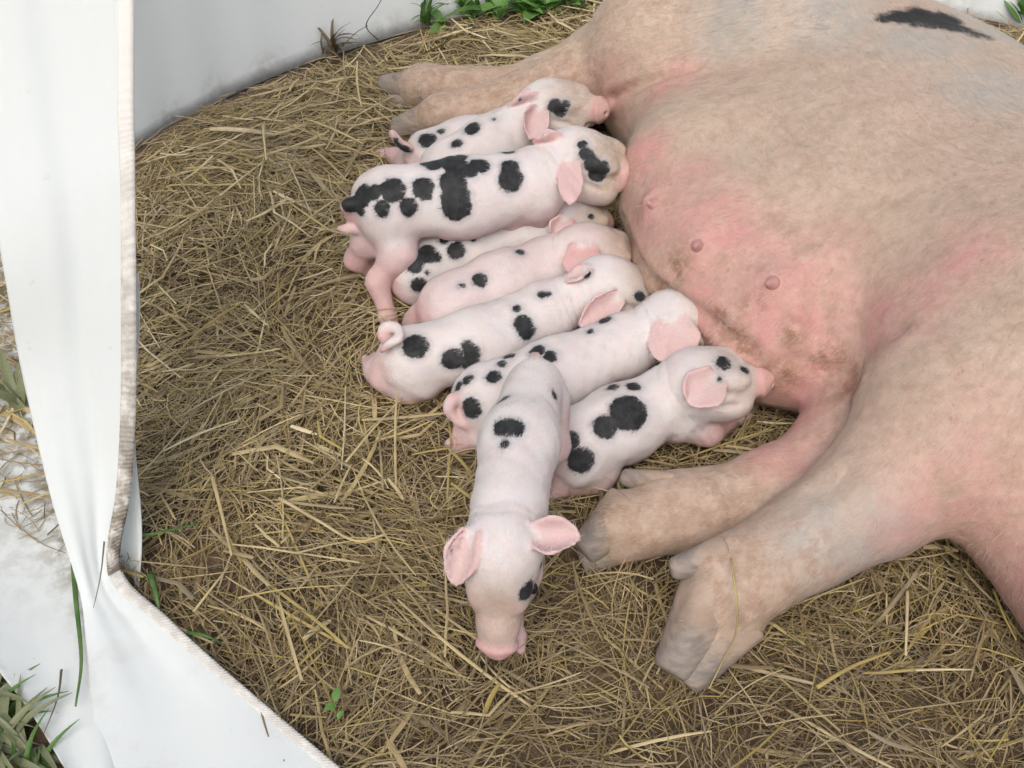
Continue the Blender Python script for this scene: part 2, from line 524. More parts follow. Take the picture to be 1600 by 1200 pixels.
# back wall of the pen
bw = np.array([(-1.15, .35), (-.95, .8), (-.72, 1.12), (-.52, 1.37), (-.37, 1.555), (-.15, 1.715), (.05, 1.79), (.40, 1.82), (.77, 1.72), (1.12, 1.5), (1.36, 1.1), (1.45, .6)])
bw3 = np.c_[bw, np.full(len(bw), -.004)]
bt3 = np.c_[bw*1.27-np.array((0, .08)), np.full(len(bw), 1.25)]
bwall, _ = sheet('tarp_wall', bt3, bw3, 170, 60,
    lambda r, c: .003*np.sin(r*60+3*c)*(1-.6*c)+.014*np.sin(r*23-2*c+1)*np.sin(c*3.1)+.0008*np.sin(r*160+c*9),
    M['tarp'], edge=lambda r, c: sstep(c+.012*np.sin(r*190), .968, 1.0)*.4)
tag(bwall, 'white tarpaulin wall curving round the back of the straw pen', 'tarpaulin')

# door flap on the left
Rk = [(207, 0, .466), (209, 300, .339), (211, 600, .19), (203, 760, .10), (187, 888, .036), (262, 968, .03), (352, 1050, .026), (436, 1122, .022), (532, 1203, .02), (650, 1300, .02)]
Lk = [(-75, 0, .466), (0, 390, .30), (32, 570, .20), (78, 770, .105), (124, 925, .035), (134, 1000, .02), (140, 1080, .016), (148, 1150, .014), (160, 1230, .012), (180, 1320, .012)]
Rp = [P(*k) for k in Rk]; Lp = [P(*k) for k in Lk]
Rp = [Rp[0]+np.array((.06, .24, .5))]+Rp
Lp = [Lp[0]+np.array((-.05, .24, .5))]+Lp
flap = empty('tent_flap', P(187, 888, 0))
tag(flap, 'gathered white tarpaulin door flap with dirty ribbed hem hanging beside the straw', 'tarpaulin')
fold = lambda r, c: (.004*np.sin(c*7+r*2)+.0008*np.sin(c*23-r*5))*np.sin(np.pi*np.clip(c, 0, 1))*(1-sstep(r, .55, .8))+.004*np.sin(c*6+r*11)*np.sin(np.pi*c)*sstep(r, .5, .7)
_, FX = sheet('panel', Lp, Rp, 150, 40, fold, M['tarp'], flap)
# ribbed hem: a welt of close-set stitches along the free edge
hr = catmull(Rp, 700)
def hem(name, a, b, wid, lift, dark, d0, d1):
    E = hr[a:b]; n = len(E)
    inn = np.array([FX[min(149, int(i/700*150)), -3]-FX[min(149, int(i/700*150)), -1] for i in range(a, b)])
    inn /= np.linalg.norm(inn, axis=1, keepdims=True)
    tan = np.gradient(E, axis=0); tan /= np.linalg.norm(tan, axis=1, keepdims=True)
    nn = np.cross(tan, inn); nn /= np.linalg.norm(nn, axis=1, keepdims=True)
    tocam = np.array((0, 0, CAM_H))-E
    nn *= np.sign(np.sum(nn*tocam, 1, keepdims=True))
    rows = []
    prof = [(-.0012, -.0015), (-.0012, .0012), (.2*wid, .0016), (.8*wid, .0016), (wid, .0010), (wid, -.0015)]
    rib = (.5+.5*np.sin(np.arange(n)*1.9))[:, None]
    for w_, h_ in prof:
        rows.append(E+inn*w_+nn*(h_+(rib*.0007 if h_ > .0011 else 0)+lift))
    X = np.stack(rows, 1); k = len(prof)
    i = np.arange(n*k).reshape(n, k)
    q = np.stack([i[:-1, :-1], i[1:, :-1], i[1:, 1:], i[:-1, 1:]], -1).reshape(-1, 4)
    return mesh_obj(name, X.reshape(-1, 3), q, M['hem'], flap, True, {'edge': np.repeat(dark*np.linspace(d0, d1, n), k)*(.75+.25*np.tile(1-rib[:, 0], (k, 1)).T.ravel())})
hem('hem', 70, 352, .0115, 0, .9, .0, 1.15)
hem('hem', 354, 690, .010, 0, .5, .6, .6)
Ri = [P(213, 430, .270), P(214, 620, .165), P(216, 780, .075), P(219, 918, -.004)]
Li = [p+np.array((-.035, .03, 0)) for p in Ri]
sheet('lining', Li, Ri, 40, 8, lambda r, c: .003*np.sin(r*9+c*4), M['tarp'], flap)

# tarpaulin skirt lying outside
Ls = [P(-420, 250, .004), P(-330, 500, .014), P(-240, 700, .018), P(-130, 880, .018), P(-10, 1040, .02), P(52, 1120, .02), P(112, 1215, .018), P(190, 1330, .018)]
Rs = [P(40, 380, .006), P(80, 560, .008), P(150, 760, .012), P(172, 900, .009), P(175, 1000, .008), P(190, 1100, .008), P(200, 1200, .008), P(230, 1330, .008)]
skirt, _ = sheet('ground_tarp', Ls, Rs, 90, 50, lambda r, c: .002*np.sin(c*7+r*4)+.0015*np.sin(r*13+c*5), M['skirt'],
    edge=lambda r, c: sstep(c, .6, .95)*(.35+.65*sstep(r, .75, .35))+sstep(c, .1, 0)*.6+.45*sstep(r, .6, .25))
tag(skirt, 'soil-smeared white tarpaulin skirt lying flat outside the flap', 'tarpaulin')

# ---------------------------------------------------------------- animals
ANIMALS = []
CAMP = np.array((0, 0, CAM_H))
def tocam(p): return unit(CAMP-np.asarray(p))
Z = np.array((0, 0, 1.0))

def ear_pts(base, tip, nrm, hw, cup=.35, bend=0.0, sp=.0022):
    base, tip = np.asarray(base, float), np.asarray(tip, float)
    L = tip-base; ln = np.linalg.norm(L); L = L/ln
    nrm = np.asarray(nrm, float); nrm = unit(nrm-L*(nrm @ L)); W = np.cross(L, nrm)
    out = []; ph = float(base[0]*97+base[1]*53)
    for s in np.arange(0, 1.0001, sp/ln):
        w = hw*(0.60+0.50*math.sin(math.pi*min(1, s*1.5)*.5))*max(0.0, 1-max(0, (s-.38)/.63)**2.0)**.72
        m = max(1, int(round(w/sp)))
        sk = .16*hw*math.sin(1.4*s+ph)*s
        for j in range(-m, m+1):
            q = j/m
            c_ = cup*w*abs(q)**1.7*(1-.3*s) if q < 0 else cup*1.5*w*abs(q)**2.4*(1-.2*s)
            wav = .0016*math.sin(5.5*s+2.2*q+ph)*abs(q)
            out.append(base+L*ln*s+W*(w*q*(1-.18*abs(q)*abs(cup))+sk)+nrm*(c_+wav-bend*ln*s*s))
    return np.array(out)

def piglet(label, spine, up, r, head, legs=(), tail=None, ears=(), spots=(), eyes=(), dirt=.5, group='litter of spotted piglets', pinkness=0.0, hide_spots=4, headk=1.0, extra=(), rs=(.93, 1.02, .93), ham=1.0, ls=1.0):
    """spine: rump, mid, shoulder.  head: (centre, snout tip).  legs: lists of joints."""
    R, Mi, S = [np.asarray(p, float) for p in spine]
    H, T = [np.asarray(p, float) for p in head]
    up = unit(up)
    B = Body(.0021)
    r0 = r; r = r*.80
    ax = unit(S-R); side = unit(np.cross(ax, up)); upb = np.cross(side, ax)
    B.rc(R, Mi, r*rs[0], r*rs[1], .012)
    B.rc(Mi, S, r*rs[1], r*rs[2], .012)
    B.el(Mi-upb*r*.16, np.array([ax, side, upb]), (r*1.5, r*.98, r*1.0), .014)
    for sg in (-1, 1):
        B.el(R+side*sg*r*.38*ham-upb*r*.1+ax*r*.15, np.array([ax, side, upb]), (r*.92*ham, r*.56*ham, r*.88*ham), .009)     # hams
        B.el(S+side*sg*r*.36-upb*r*.15, np.array([ax, side, upb]), (r*.62, r*.50, r*.90), .009)             # shoulders
    k = headk
    f = unit(T-H); hs = unit(np.cross(f, up)); hu = np.cross(hs, f)
    A = np.array([f, hs, hu])
    B.rc(S, H-f*.010*k, r*.80, .028*k, .014)                                   # neck
    B.el(H, A, (.040*k, .0325*k, .034*k), .010)                                 # skull
    for sg in (-1, 1):
        B.el(H+f*.018*k+hs*sg*.0165*k-hu*.012*k, A, (.026*k, .0145*k, .018*k), .009)   # cheeks
        B.el(H+f*.024*k+hs*sg*.0155*k+hu*.0150*k, A, (.016*k, .0095*k, .0085*k), .007)   # brows
    B.rc(H+f*.020*k-hu*.002, T-f*.024*k, .0245*k, .0175*k, .012)               # muzzle
    B.rc(T-f*.024*k, T-f*.006*k, .0170*k, .0150*k, .006)
    B.rc(H+f*.020*k-hu*.015*k, T-f*.017*k-hu*.0115*k, .017*k, .0085*k, .006)     # jaw
    B.el(T-f*.0035*k, A, (.0052*k, .0178*k, .0158*k), .003)                     # snout disc
    for sg in (-1, 1):
        B.rc(T+hs*sg*.0068*k+f*.004*k, T+hs*sg*.0062*k-f*.006*k, .0030*k, .0022*k, .002, sub=True)
        m0, m1 = T-f*.013*k-hu*.0105*k+hs*sg*.0135*k, H+f*.030*k-hu*.0150*k+hs*sg*.0225*k
        B.rc(m0, m1, .0016*k, .0022*k, .004, sub=True)                            # mouth line
        B.rc(H+f*.010*k+hs*sg*.033*k+hu*.002*k, H+f*.028*k+hs*sg*.0275*k-hu*.004*k, .0018, .0014, .006, sub=True)  # crease under the eye
    pinkseg = [(T-f*.002, T+f*.002, .0175*k, .0215*k)]
    for lg in legs:
        pts = [np.asarray(p, float) for p in lg]
        n = len(pts)
        rad = {4: (.030, .021, .0125, .0105), 3: (.026, .0155, .0105), 2: (.016, .0105)}[n]
        rad = [q*r0/.048*ls for q in rad]
        B.chain(pts, rad, .012)
        fd = unit(pts[-1]-pts[-2])
        tw = unit(np.cross(fd, up)+1e-6)
        for sg in (-1, 1):
            B.rc(pts[-1]+tw*sg*.0048, pts[-1]+fd*.014+tw*sg*.0056, .0068, .0046, .003)
        for a, b in zip(pts[1:-1], pts[2:]): pinkseg.append((a, b, .012, .032))
    if tail is not None:
        tp = catmull(tail, 14)
        B.chain(tp, np.linspace(.0056, .0026, 14)*r0/.045, .005)
        pinkseg.append((tp[2], tp[-1], .004, .016))
    earpts = []
    def surf(px, py):
        d = np.array(ray(px, py)); t = .45
        for _ in range(120):
            v = float(B.value((CAMP+d*t)[None])[0])
            if v < .0006: return CAMP+d*t, t
            t += max(v*.7, .0006)
            if t > 2.2: break
        return None, None
    pre = []
    for e in ears:
        (bx, by), (tx, ty), lift, hw, cup, bend = e[:6]
        nh = e[6] if len(e) > 6 else None
        b0, t0 = surf(bx, by)
        if b0 is None: b0 = H+hu*.03; t0 = np.linalg.norm(b0-CAMP)
        tp_, t1 = surf(tx, ty)
        dv = np.array(ray(tx, ty))
        if tp_ is None or abs(t1-t0) > .06: tp_ = CAMP+dv*(t0+(tp_ is not None)*0)
        pre.append((b0, tp_-dv*lift, tocam(b0) if nh is None else np.asarray(nh, float), hw, cup, bend))
    for b0, tp_, nh, hw, cup, bend in pre:
        inn = unit(H-b0)
        B.rc(b0+inn*.008, b0+inn*.001, .008*k, .0045*k, .006)
        ep = ear_pts(b0+inn*.003, tp_, nh, hw, cup, bend)
        B.pts(ep, .0021, .0045); earpts.append(ep)
    for a, b, ra, rb in extra: B.rc(a, b, ra, rb, .012)
    eyep = []
    for sg in (-1, 1):
        e = H+f*.021*k+hs*sg*.0262*k+hu*.010*k
        B.el(e+hs*sg*.004, A, (.0062*k, .0052*k, .0040*k), .004, sub=True)
        eyep.append(e)
    V, Q = B.build(2)
    Nn, _ = normals(V, Q)
    V = lumps(V, Nn, .0004, .022, seed=int(abs(R[0])*1000)+5)
    ta = (V-S) @ unit(H-S)/max(1e-6, np.linalg.norm(H-S))
    wr = np.exp(-((ta-.42)/.28)**2)*(1-sstep(np.min([np.linalg.norm(V-p_, axis=1) for p_ in [R]], 0), .0, .05)*0)
    V = V-Nn*(.0009*wr*np.maximum(0, np.sin(ta*np.linalg.norm(H-S)/.0095*6.283+1.3*np.sin(V @ np.array((170, 120, 90)))))**2)[:, None]
    tf = (V-R) @ ax; tl = np.linalg.norm(S-R)
    wf = np.exp(-((tf/tl-.30)/.05)**2)+.7*np.exp(-((tf/tl-.86)/.04)**2)
    V = V-Nn*(.0016*wf*sstep(-((V-Mi) @ upb), -r*.1, r*.7))[:, None]
    # coat
    bv = BVHTree.FromPolygons([Vector(v) for v in V.tolist()], Q.tolist())
    Nn0 = Nn
    pk = np.zeros(len(V))
    for a, b, d0, d1 in pinkseg: pk = np.maximum(pk, .75*(1-sstep(seg_dist(V, a, b), d0, d1)))
    for ep in earpts:
        lo, hi = ep.min(0)-.006, ep.max(0)+.006
        m = np.where(((V > lo) & (V < hi)).all(1))[0]
        if len(m):
            d = np.sqrt(((V[m][:, None]-ep[None, ::2])**2).sum(-1).min(1))
            pk[m] = np.maximum(pk[m], .62*(1-sstep(d, .0030, .0050)))
    pk = np.maximum(pk, .95*(1-sstep(np.linalg.norm(V-T, axis=1), .0175*k, .0205*k)))
    rel = (V-R) @ upb
    pk = np.maximum(pk, .5*sstep(-rel, r*.35, r*1.0))
    pk = np.maximum(pk, .6*(1-sstep(np.linalg.norm(V-(R-ax*r*1.05-upb*r*.2), axis=1), .012, .042)))
    pk = np.clip(pk+pinkness+.03+.20*sstep(-Nn0[:, 2], -.45, .6), 0, 1)
    dm = np.linalg.norm(V-(H+f*.038*k+hu*.01*k), axis=1)
    dt = dirt*(1-sstep(dm, .018*k, .064*k))*(1-sstep(pk, .5, .8)*.6)
    sp = np.full(len(V), .05)
    o = Vector((0, 0, CAM_H))
    Nn, _ = normals(V, Q)
    allsp = []
    for s in spots:
        cs = s if isinstance(s, list) else [s]
        for x, y, rr in cs:
            hit = bv.ray_cast(o, ray(x, y))
            if hit[0] is None:
                h2 = bv.find_nearest(o+ray(x, y)*((Vector(Mi.tolist())-o).length))
                hit = h2
            c = np.array(hit[0]); d = (Vector(c.tolist())-o).length
            allsp.append((c, rr*d/FPX*1.06+.0004, np.array(hit[1])))
    for i in range(hide_spots):                                   # a few more on the far flank
        a = rng.uniform(0, 1); c0 = R*(1-a)+S*a
        dirv = unit(c0-np.array((0, 0, CAM_H)))*1.0+ax*rng.uniform(-.5, .5)+np.array((0, 0, rng.uniform(.1, .5)))
        hit = bv.ray_cast(Vector((c0+unit(dirv)*.3).tolist()), Vector((-unit(dirv)).tolist()))
        if hit[0] is not None and Vector(hit[1]).dot(ray(800, 600)) > .25: allsp.append((np.array(hit[0]), rng.uniform(.008, .016), np.array(hit[1])))
    for c, rr, nr in allsp:
        e = V-c
        d = np.linalg.norm(e, axis=1)-rr
        d = np.where((Nn @ nr) < -.1, .05, d)
        sp = np.minimum(sp, d)
    at = {'spot': sp, 'pink': pk, 'dirt': dt}
    root = empty('piglet', (R[0], R[1], 0.0))
    tag(root, label, 'piglet', group)
    mesh_obj('body', V, Q, M['piglet'], root, True, at)
    bones = [(T, H), (H, S), (S, Mi), (Mi, R)]
    hm = np.clip(1-pk*.8, .1, 1)
    hair_mesh('coat_hair', root, M['piglet_hair'], V, Q, at, bones, 11000, .0062, .00030, .09, hm)
    for e, sg in zip(eyep, (-1, 1)):
        if (sg < 0 and 'L' in eyes) or (sg > 0 and 'R' in eyes):
            n1, n2 = 14, 8
            th, ph = np.meshgrid(np.linspace(0, 2*np.pi, n1, endpoint=False), np.linspace(.05, np.pi-.05, n2), indexing='ij')
            sv = np.stack([np.cos(th)*np.sin(ph), np.sin(th)*np.sin(ph), np.cos(ph)], -1)
            X = e+(sv[..., 0:1]*f*.0052+sv[..., 1:2]*hs*.0042+sv[..., 2:3]*hu*.0030)*k
            ii = np.arange(n1*n2).reshape(n1, n2); i2 = np.roll(ii, -1, 0)
            q = np.stack([ii[:, :-1], i2[:, :-1], i2[:, 1:], ii[:, 1:]], -1).reshape(-1, 4)
            mesh_obj('eye', X.reshape(-1, 3), q, M['eye'], root)
    ANIMALS.append(B)
    return root


# ---- the sow
SB = Body(.0055)
d_ax = unit((.40, -.916, 0)); n_ax = unit((.916, .40, 0))       # towards her head, towards her back
AX = np.array([d_ax, n_ax, Z])
hip, mid_, chest = np.array((.44, 1.29, .120)), np.array((.49, 1.07, .130)), np.array((.56, .87, .142))
SB.el(hip, AX, (.24, .18, .115), .05)
SB.el(mid_, AX, (.33, .235, .128), .05)
SB.el(chest, AX, (.25, .21, .142), .05)
SB.el(np.array((.36, 1.06, .11)), AX, (.25, .135, .115), .06)             # belly and udder
ud = [P(1016, 164, .082), P(1100, 190, .10), P(1104, 295, .105), P(1140, 402, .10), P(1226, 500, .090), P(1292, 545, .075)]
SB.chain(ud, [.062, .078, .088, .085, .078, .062], .05)
neck, skull, snout = np.array((.70, .62, .14)), np.array((.80, .40, .13)), np.array((.88, .12, .07))
SB.rc(chest+d_ax*.12, neck, .17, .15, .06)
SB.rc(neck, skull, .15, .115, .05)
SB.rc(skull, snout, .10, .055, .05)
SB.rc(P(1590, 748, .075), P(1760, 930, .085), .066, .085, .04)    # jowl
legs = {
 'fore_upper': ([P(1620, 540, .155), P(1500, 655, .14), P(1365, 772, .10), P(1266, 842, .076), P(1150, 925, .056)], [.120, .082, .050, .038, .036]),
 'fore_lower': ([P(1480, 610, .08), P(1340, 700, .052), P(1200, 772, .043), P(1090, 798, .040), P(990, 815, .038)], [.075, .052, .037, .031, .031]),
 'hind_upper': ([P(1190, 70, .16), P(1040, 75, .14), P(930, 115, .095), P(800, 160, .058), P(690, 178, .045)], [.13, .098, .053, .031, .030]),
 'hind_lower': ([P(1090, 70, .06), P(960, 110, .05), P(860, 135, .04), P(760, 145, .034), P(660, 132, .034)], [.09, .07, .044, .030, .029]),
}
SB.rc(P(1170, 866, .072), P(1112, 868, .082), .019, .013, .010)      # fleshy roots of the dewclaws
SB.rc(P(1090, 775, .055), P(1035, 755, .058), .016, .011, .012)
SB.rc(P(760, 128, .045), P(708, 122, .050), .014, .010, .010)
for nm, (p, rd) in legs.items():
    SB.rc(p[0], p[1], rd[0], rd[1], .075 if nm == 'fore_upper' else .03)
    SB.chain(p[1:], rd[1:], .026 if 'fore' in nm else .018)
V_ = tocam(P(1090, 980, .05))
CLAWS = []
def toe(name, a, b, wid, hgt, up, sole=.8):
    a, b = np.asarray(a, float), np.asarray(b, float)
    f = unit(b-a); sd_ = unit(np.cross(f, up)); ax_ = np.array([f, sd_, np.cross(sd_, f)]); L = np.linalg.norm(b-a)
    CLAWS.append((name, a, ax_, L, wid, hgt, sole))
    if name == 'hoof': SB.wedge(a, ax_, L*.55, wid*1.0, wid*.80, hgt*.98, hgt*.66, hgt*sole*.9, .010, .010)
toe('hoof', P(1112, 926, .058), P(1044, 1050, .022), .026, .027, V_+np.array((-.25, 0, 0)))
toe('hoof', P(1150, 972, .040), P(1070, 1068, .010), .022, .022, V_+np.array((-.1, 0, 0)))
toe('dewclaw', P(1128, 864, .088), P(1046, 886, .080), .0145, .013, Z+np.array((-.2, -.3, 0)), 1.0)
toe('hoof', P(978, 800, .044), P(908, 860, .026), .023, .025, V_+np.array((-.2, 0, 0)))
toe('hoof', P(990, 838, .026), P(908, 880, .008), .019, .017, V_)
toe('dewclaw', P(1046, 755, .063), P(970, 738, .060), .012, .012, Z, 1.0)
toe('hoof', P(680, 176, .046), P(612, 194, .020), .020, .019, Z)
toe('hoof', P(690, 190, .028), P(620, 204, .008), .018, .016, Z)
toe('hoof', P(664, 130, .042), P(596, 124, .024), .020, .019, Z)
toe('hoof', P(668, 148, .024), P(604, 154, .008), .018, .016, Z)
toe('dewclaw', P(716, 122, .054), P(664, 109, .048), .009, .010, Z)
TE = [((1020, 318), .19), ((1090, 383), .19), ((1205, 442), .19)]
SV, SQ = SB.build(4)
sbv = BVHTree.FromPolygons([Vector(v) for v in SV.tolist()], SQ.tolist())
def sow_hit(px, py):
    h_ = sbv.ray_cast(Vector((0, 0, CAM_H)), ray(px, py))
    return (np.array(h_[0]), np.array(h_[1])) if h_[0] is not None else (None, None)
def sow_near(pts, r0, r1):
    w = np.zeros(len(SV))
    for px, py, sc in pts:
        c, _ = sow_hit(px, py)
        if c is None: continue
        w = np.maximum(w, 1-sstep(np.linalg.norm(SV-c, axis=1), r0*sc, r1*sc))
    return w
sN, _ = normals(SV, SQ)
def lumps(V, N, amp, wl, n=14, seed=3):
    g_ = np.random.default_rng(seed)
    d = np.zeros(len(V))
    for _ in range(n):
        k_ = unit(g_.normal(size=3))*2*np.pi/(wl*g_.uniform(.6, 1.6))
        d += np.sin(V @ k_+g_.uniform(0, 6.28))
    return V+N*(amp*d/math.sqrt(n))[:, None]
def crease(pts, amp, w):
    global SV
    L = [sow_hit(*p)[0] for p in pts]; L = [l for l in L if l is not None]
    if len(L) < 2: return
    L = catmull(L, 30)
    d = np.min([seg_dist(SV, a, b) for a, b in zip(L[:-1], L[1:])], 0)
    SV = SV-sN*(amp*np.exp(-(d/w)**2)-.45*amp*np.exp(-((d-1.9*w)/w)**2))[:, None]
crease([(975, 345), (1000, 410), (1045, 455), (1110, 500), (1175, 545)], .006, .008)
crease([(1278, 430), (1285, 470), (1280, 520)], .004, .010)
crease([(1090, 104), (1050, 114), (1010, 128), (975, 144), (955, 156)], .0065, .007)
crease([(1250, 560), (1300, 580), (1345, 600)], .003, .008)
crease([(1330, 590), (1355, 560), (1400, 520)], .004, .012)
crease([(1275, 770), (1300, 762), (1325, 740)], .003, .009)
for (px, py), _h in TE:
    c, n_ = sow_hit(px, py)
    if c is not None:
        d = np.linalg.norm(SV-c, axis=1)
        SV = SV+sN*(.0085*np.exp(-(d/.020)**2)+.003*np.exp(-(d/.008)**2))[:, None]
SV = lumps(SV, sN, .0016, .13)
SV = lumps(SV, sN, .0003, .022, seed=8)
sN, _ = normals(SV, SQ)
sbv = BVHTree.FromPolygons([Vector(v) for v in SV.tolist()], SQ.tolist())
s_pink = .9*sow_near([(1020, 320, 1), (1090, 385, 1.1), (1205, 440, 1.2), (1000, 250, .6), (1100, 470, 1), (1200, 540, 1.2), (1250, 590, 1)], .016, .105)
s_pink = np.maximum(s_pink, .75*sow_near([(1420, 480, .8), (1520, 390, .7), (1380, 500, .7), (1580, 870, 2.0), (1560, 810, 1.4), (1595, 900, 1.6), (1230, 690, .8), (960, 140, .8), (1040, 130, .7)], .01, .10))
s_dirt = sow_near([(950, 330, 1), (970, 380, 1), (1030, 470, 1), (1100, 540, .7), (1290, 560, .7), (1130, 500, .6), (1340, 600, .8), (1160, 545, .7), (1215, 590, .7), (1060, 420, .5), (1240, 520, .5), (1000, 330, .4), (1180, 480, .4)], .004, .055)
s_dirt = np.maximum(s_dirt, .45*sow_near([(1000, 800, 1.1), (1130, 800, 1), (1180, 920, 1.2), (1130, 900, 1), (1250, 870, .8), (700, 140, 1.8), (800, 150, 1.6), (650, 180, 1.8), (880, 120, 1)], .01, .09))
s_grey = .8*sow_near([(1560, 140, .9), (1300, 20, 1), (1580, 60, 1.2), (1450, 60, 1), (1150, 20, .8), (1350, 860, .8), (1280, 830, .6)], .01, .11)
sp = np.full(len(SV), .3)
for px, py, rr in [(1385, 30, 18), (1405, 28, 26), (1435, 30, 34), (1465, 36, 34), (1495, 44, 30), (1530, 54, 22), (1440, 22, 26), (1480, 30, 26)]:
    c, _ = sow_hit(px, py)
    if c is not None: sp = np.minimum(sp, np.linalg.norm(SV-c, axis=1)-rr/1300)
sat = {'spot': sp, 'pink': s_pink, 'dirt': s_dirt, 'grey': s_grey}
sow = empty('sow', (.5, 1.1, 0))
tag(sow, 'large pinkish tan sow lying on her side suckling spotted piglets', 'sow')
mesh_obj('body', SV, SQ, M['sow'], sow, True, sat)
sb = [(snout, skull), (skull, neck), (neck, chest), (chest, mid_), (mid_, hip)]
for nm, (p, rd) in legs.items(): sb += list(zip(p[:-1], p[1:]))
vis = np.where((sN @ unit((-.2, -.7, .7))) > -.35, 1.0, .15)
hair_mesh('bristles', sow, M['sow_hair'], SV, SQ, sat, sb, 60000, .017, .00038, .10, vis*(1-.6*s_pink))
ANIMALS.append(SB)

for nm_, a_, ax_, L_, w_, h_, so_ in CLAWS:
    # horn capsule over the front of each toe
    C = Body(.0018)
    C.wedge(a_, ax_, L_, w_*1.12, w_*.62, h_*1.05, h_*.32, h_*so_, .010, back=.12)
    V, Q = C.build(4)
    ANIMALS.append(C)
    t = ((V-a_) @ ax_[0])/L_
    mesh_obj(nm_, V, Q, M['hoof'], sow, True, {'tip': np.clip(t, -.3, 1)*.95+.10})

for (px, py), _h in TE:
    c, n_ = sow_hit(px, py)
    if c is None: continue
    C = Body(.0018)
    dn = unit(n_+np.array((-.30, -.12, -.10)))
    C.el(c-n_*.004, np.array([unit(np.cross(n_, Z)), unit(np.cross(n_, np.cross(n_, Z))), n_]), (.006, .006, .004), .008)
    C.rc(c-n_*.003, c+dn*.0085, .0062, .0026, .006)
    C.rc(c+dn*.0100, c+dn*.020, .0018, .002, .003, sub=True)
    V, Q = C.build(2)
    tz = np.linalg.norm(V-(c+dn*.012), axis=1)
    mesh_obj('teat', V, Q, M['teat'], sow, True, {'spot': np.full(len(V), .3), 'pink': np.full(len(V), 1.0), 'dirt': .9*(1-sstep(tz, .002, .0065)), 'grey': np.zeros(len(V))})

# ---- the litter
def leg_down(h, foot_p, fwd, bend=.02):
    h, q = np.asarray(h, float), np.asarray(foot_p, float)
    return [h, h*.55+q*.45+fwd*bend, h*.25+q*.75-fwd*bend*.7, q]

# A: rear one, mostly hidden, grey tail
a_sp = (P(668, 238, .045), P(725, 222, .045), P(785, 205, .045))
piglet('piglet with a grey upturned tail, mostly hidden behind another by the hind hoof', a_sp, Z, .036,
    (P(838, 190, .05), P(895, 178, .05)), tail=[P(640, 232, .065), P(628, 226, .07), P(617, 214, .075), P(612, 206, .08)],
    legs=[[P(660, 250, .035), P(640, 255, .02), P(618, 245, .012), P(606, 240, .008)]],
    spots=[(632, 236, 9), (668, 217, 13), (690, 205, 6), (618, 222, 5), (623, 228, 5)], hide_spots=2, headk=.9)
# B
b_sp = (P(700, 262, .06), P(760, 232, .072), P(818, 198, .085))
bh = P(864, 168, .105)
piglet('piglet with pink upright ear and dark eye patch, farthest of those at the teats', b_sp, Z, .043,
    (bh, P(942, 172, .114)), spots=[(738, 200, 12), (714, 224, 8), (772, 186, 3), (812, 156, 2), [(868, 166, 10), (876, 172, 10), (884, 162, 6)]],
    ears=[((842, 172), (826, 216), .018, .017, .55, .0), ((838, 150), (796, 164), .0, .012, .6, .05, (0, .5, 1))],
    legs=[[P(820, 215, .06), P(850, 225, .03), P(880, 220, .01)], [P(690, 275, .05), P(670, 290, .03), P(650, 285, .02), P(640, 290, .01)]], dirt=.75, headk=1.05, eyes='')
# C standing
c_sp = (P(602, 316, .122), P(722, 306, .122), P(836, 286, .125))
ch = P(906, 254, .135)
f_c = unit(c_sp[2]-c_sp[0])
piglet('standing piglet with big black patches on its back, its rear legs stretched out', c_sp, Z, .051,
    (ch, P(984, 276, .128)), tail=[P(556, 318, .128), P(542, 322, .13), P(552, 345, .105), P(566, 358, .095), P(548, 358, .10), P(530, 357, .10)],
    legs=[[P(612, 345, .105), P(622, 395, .075), P(590, 440, .045), P(606, 492, .012)],
          [P(596, 330, .11), P(578, 372, .075), P(556, 405, .045), P(585, 425, .02)],
          [P(800, 330, .09), P(800, 372, .055), P(792, 400, .03)], [P(850, 330, .085), P(880, 350, .05), P(890, 360, .03)]],
    ears=[((892, 248), (888, 317), .034, .0125, -.06, .0), ((872, 214), (832, 220), .0, .015, .5, .05, (0, .6, .8))],
    spots=[[(548, 318, 14), (566, 306, 17), (584, 300, 12), (562, 326, 10)], (597, 325, 11), (598, 332, 8), (614, 296, 19), (661, 293, 16), (639, 324, 13), (664, 302, 11),
           [(680, 256, 14), (700, 252, 16), (715, 262, 18), (708, 285, 20), (712, 310, 22), (713, 322, 22), (720, 246, 10), (664, 256, 7)], (734, 266, 12), (750, 258, 14), [(798, 262, 14), (798, 280, 18)], (795, 238, 9),
           [(911, 226, 7), (916, 240, 10), (926, 256, 12), (934, 270, 13), (944, 262, 9)]],
    dirt=.85, headk=1.16, eyes='', ls=.86)
# D below C
d_sp = (P(652, 424, .045), P(730, 392, .047), P(815, 366, .055))
dh = P(892, 346, .07)
piglet('piglet lying squeezed beneath the standing one, black spots on its flank', d_sp, Z, .042,
    (dh, P(948, 350, .065)), spots=[(648, 414, 12), (668, 396, 16), (682, 402, 8), (713, 391, 13), (655, 446, 12), (694, 376, 6), (668, 425, 3), (738, 372, 5), (924, 338, 4)],
    ears=[((884, 342), (868, 374), .012, .014, .5, .05)],
    legs=[[P(645, 440, .03), P(625, 440, .018), P(605, 435, .012), P(590, 430, .01)]], dirt=.9, eyes='')
# E pink
e_sp = (P(704, 478, .052), P(784, 446, .056), P(858, 418, .060))
eh = P(922, 398, .075)
piglet('pinkest piglet with only a couple of small spots, lying mid-row', e_sp, Z, .045,
    (eh, P(976, 406, .068)), spots=[(750, 437, 11), (722, 446, 4), (812, 394, 6)],
    ears=[((908, 384), (912, 432), .030, .020, .05, .0)], legs=[[P(690, 495, .04), P(665, 500, .025), P(650, 505, .015), P(660, 510, .01)]],
    dirt=.75, pinkness=.26, hide_spots=1, headk=1.05)
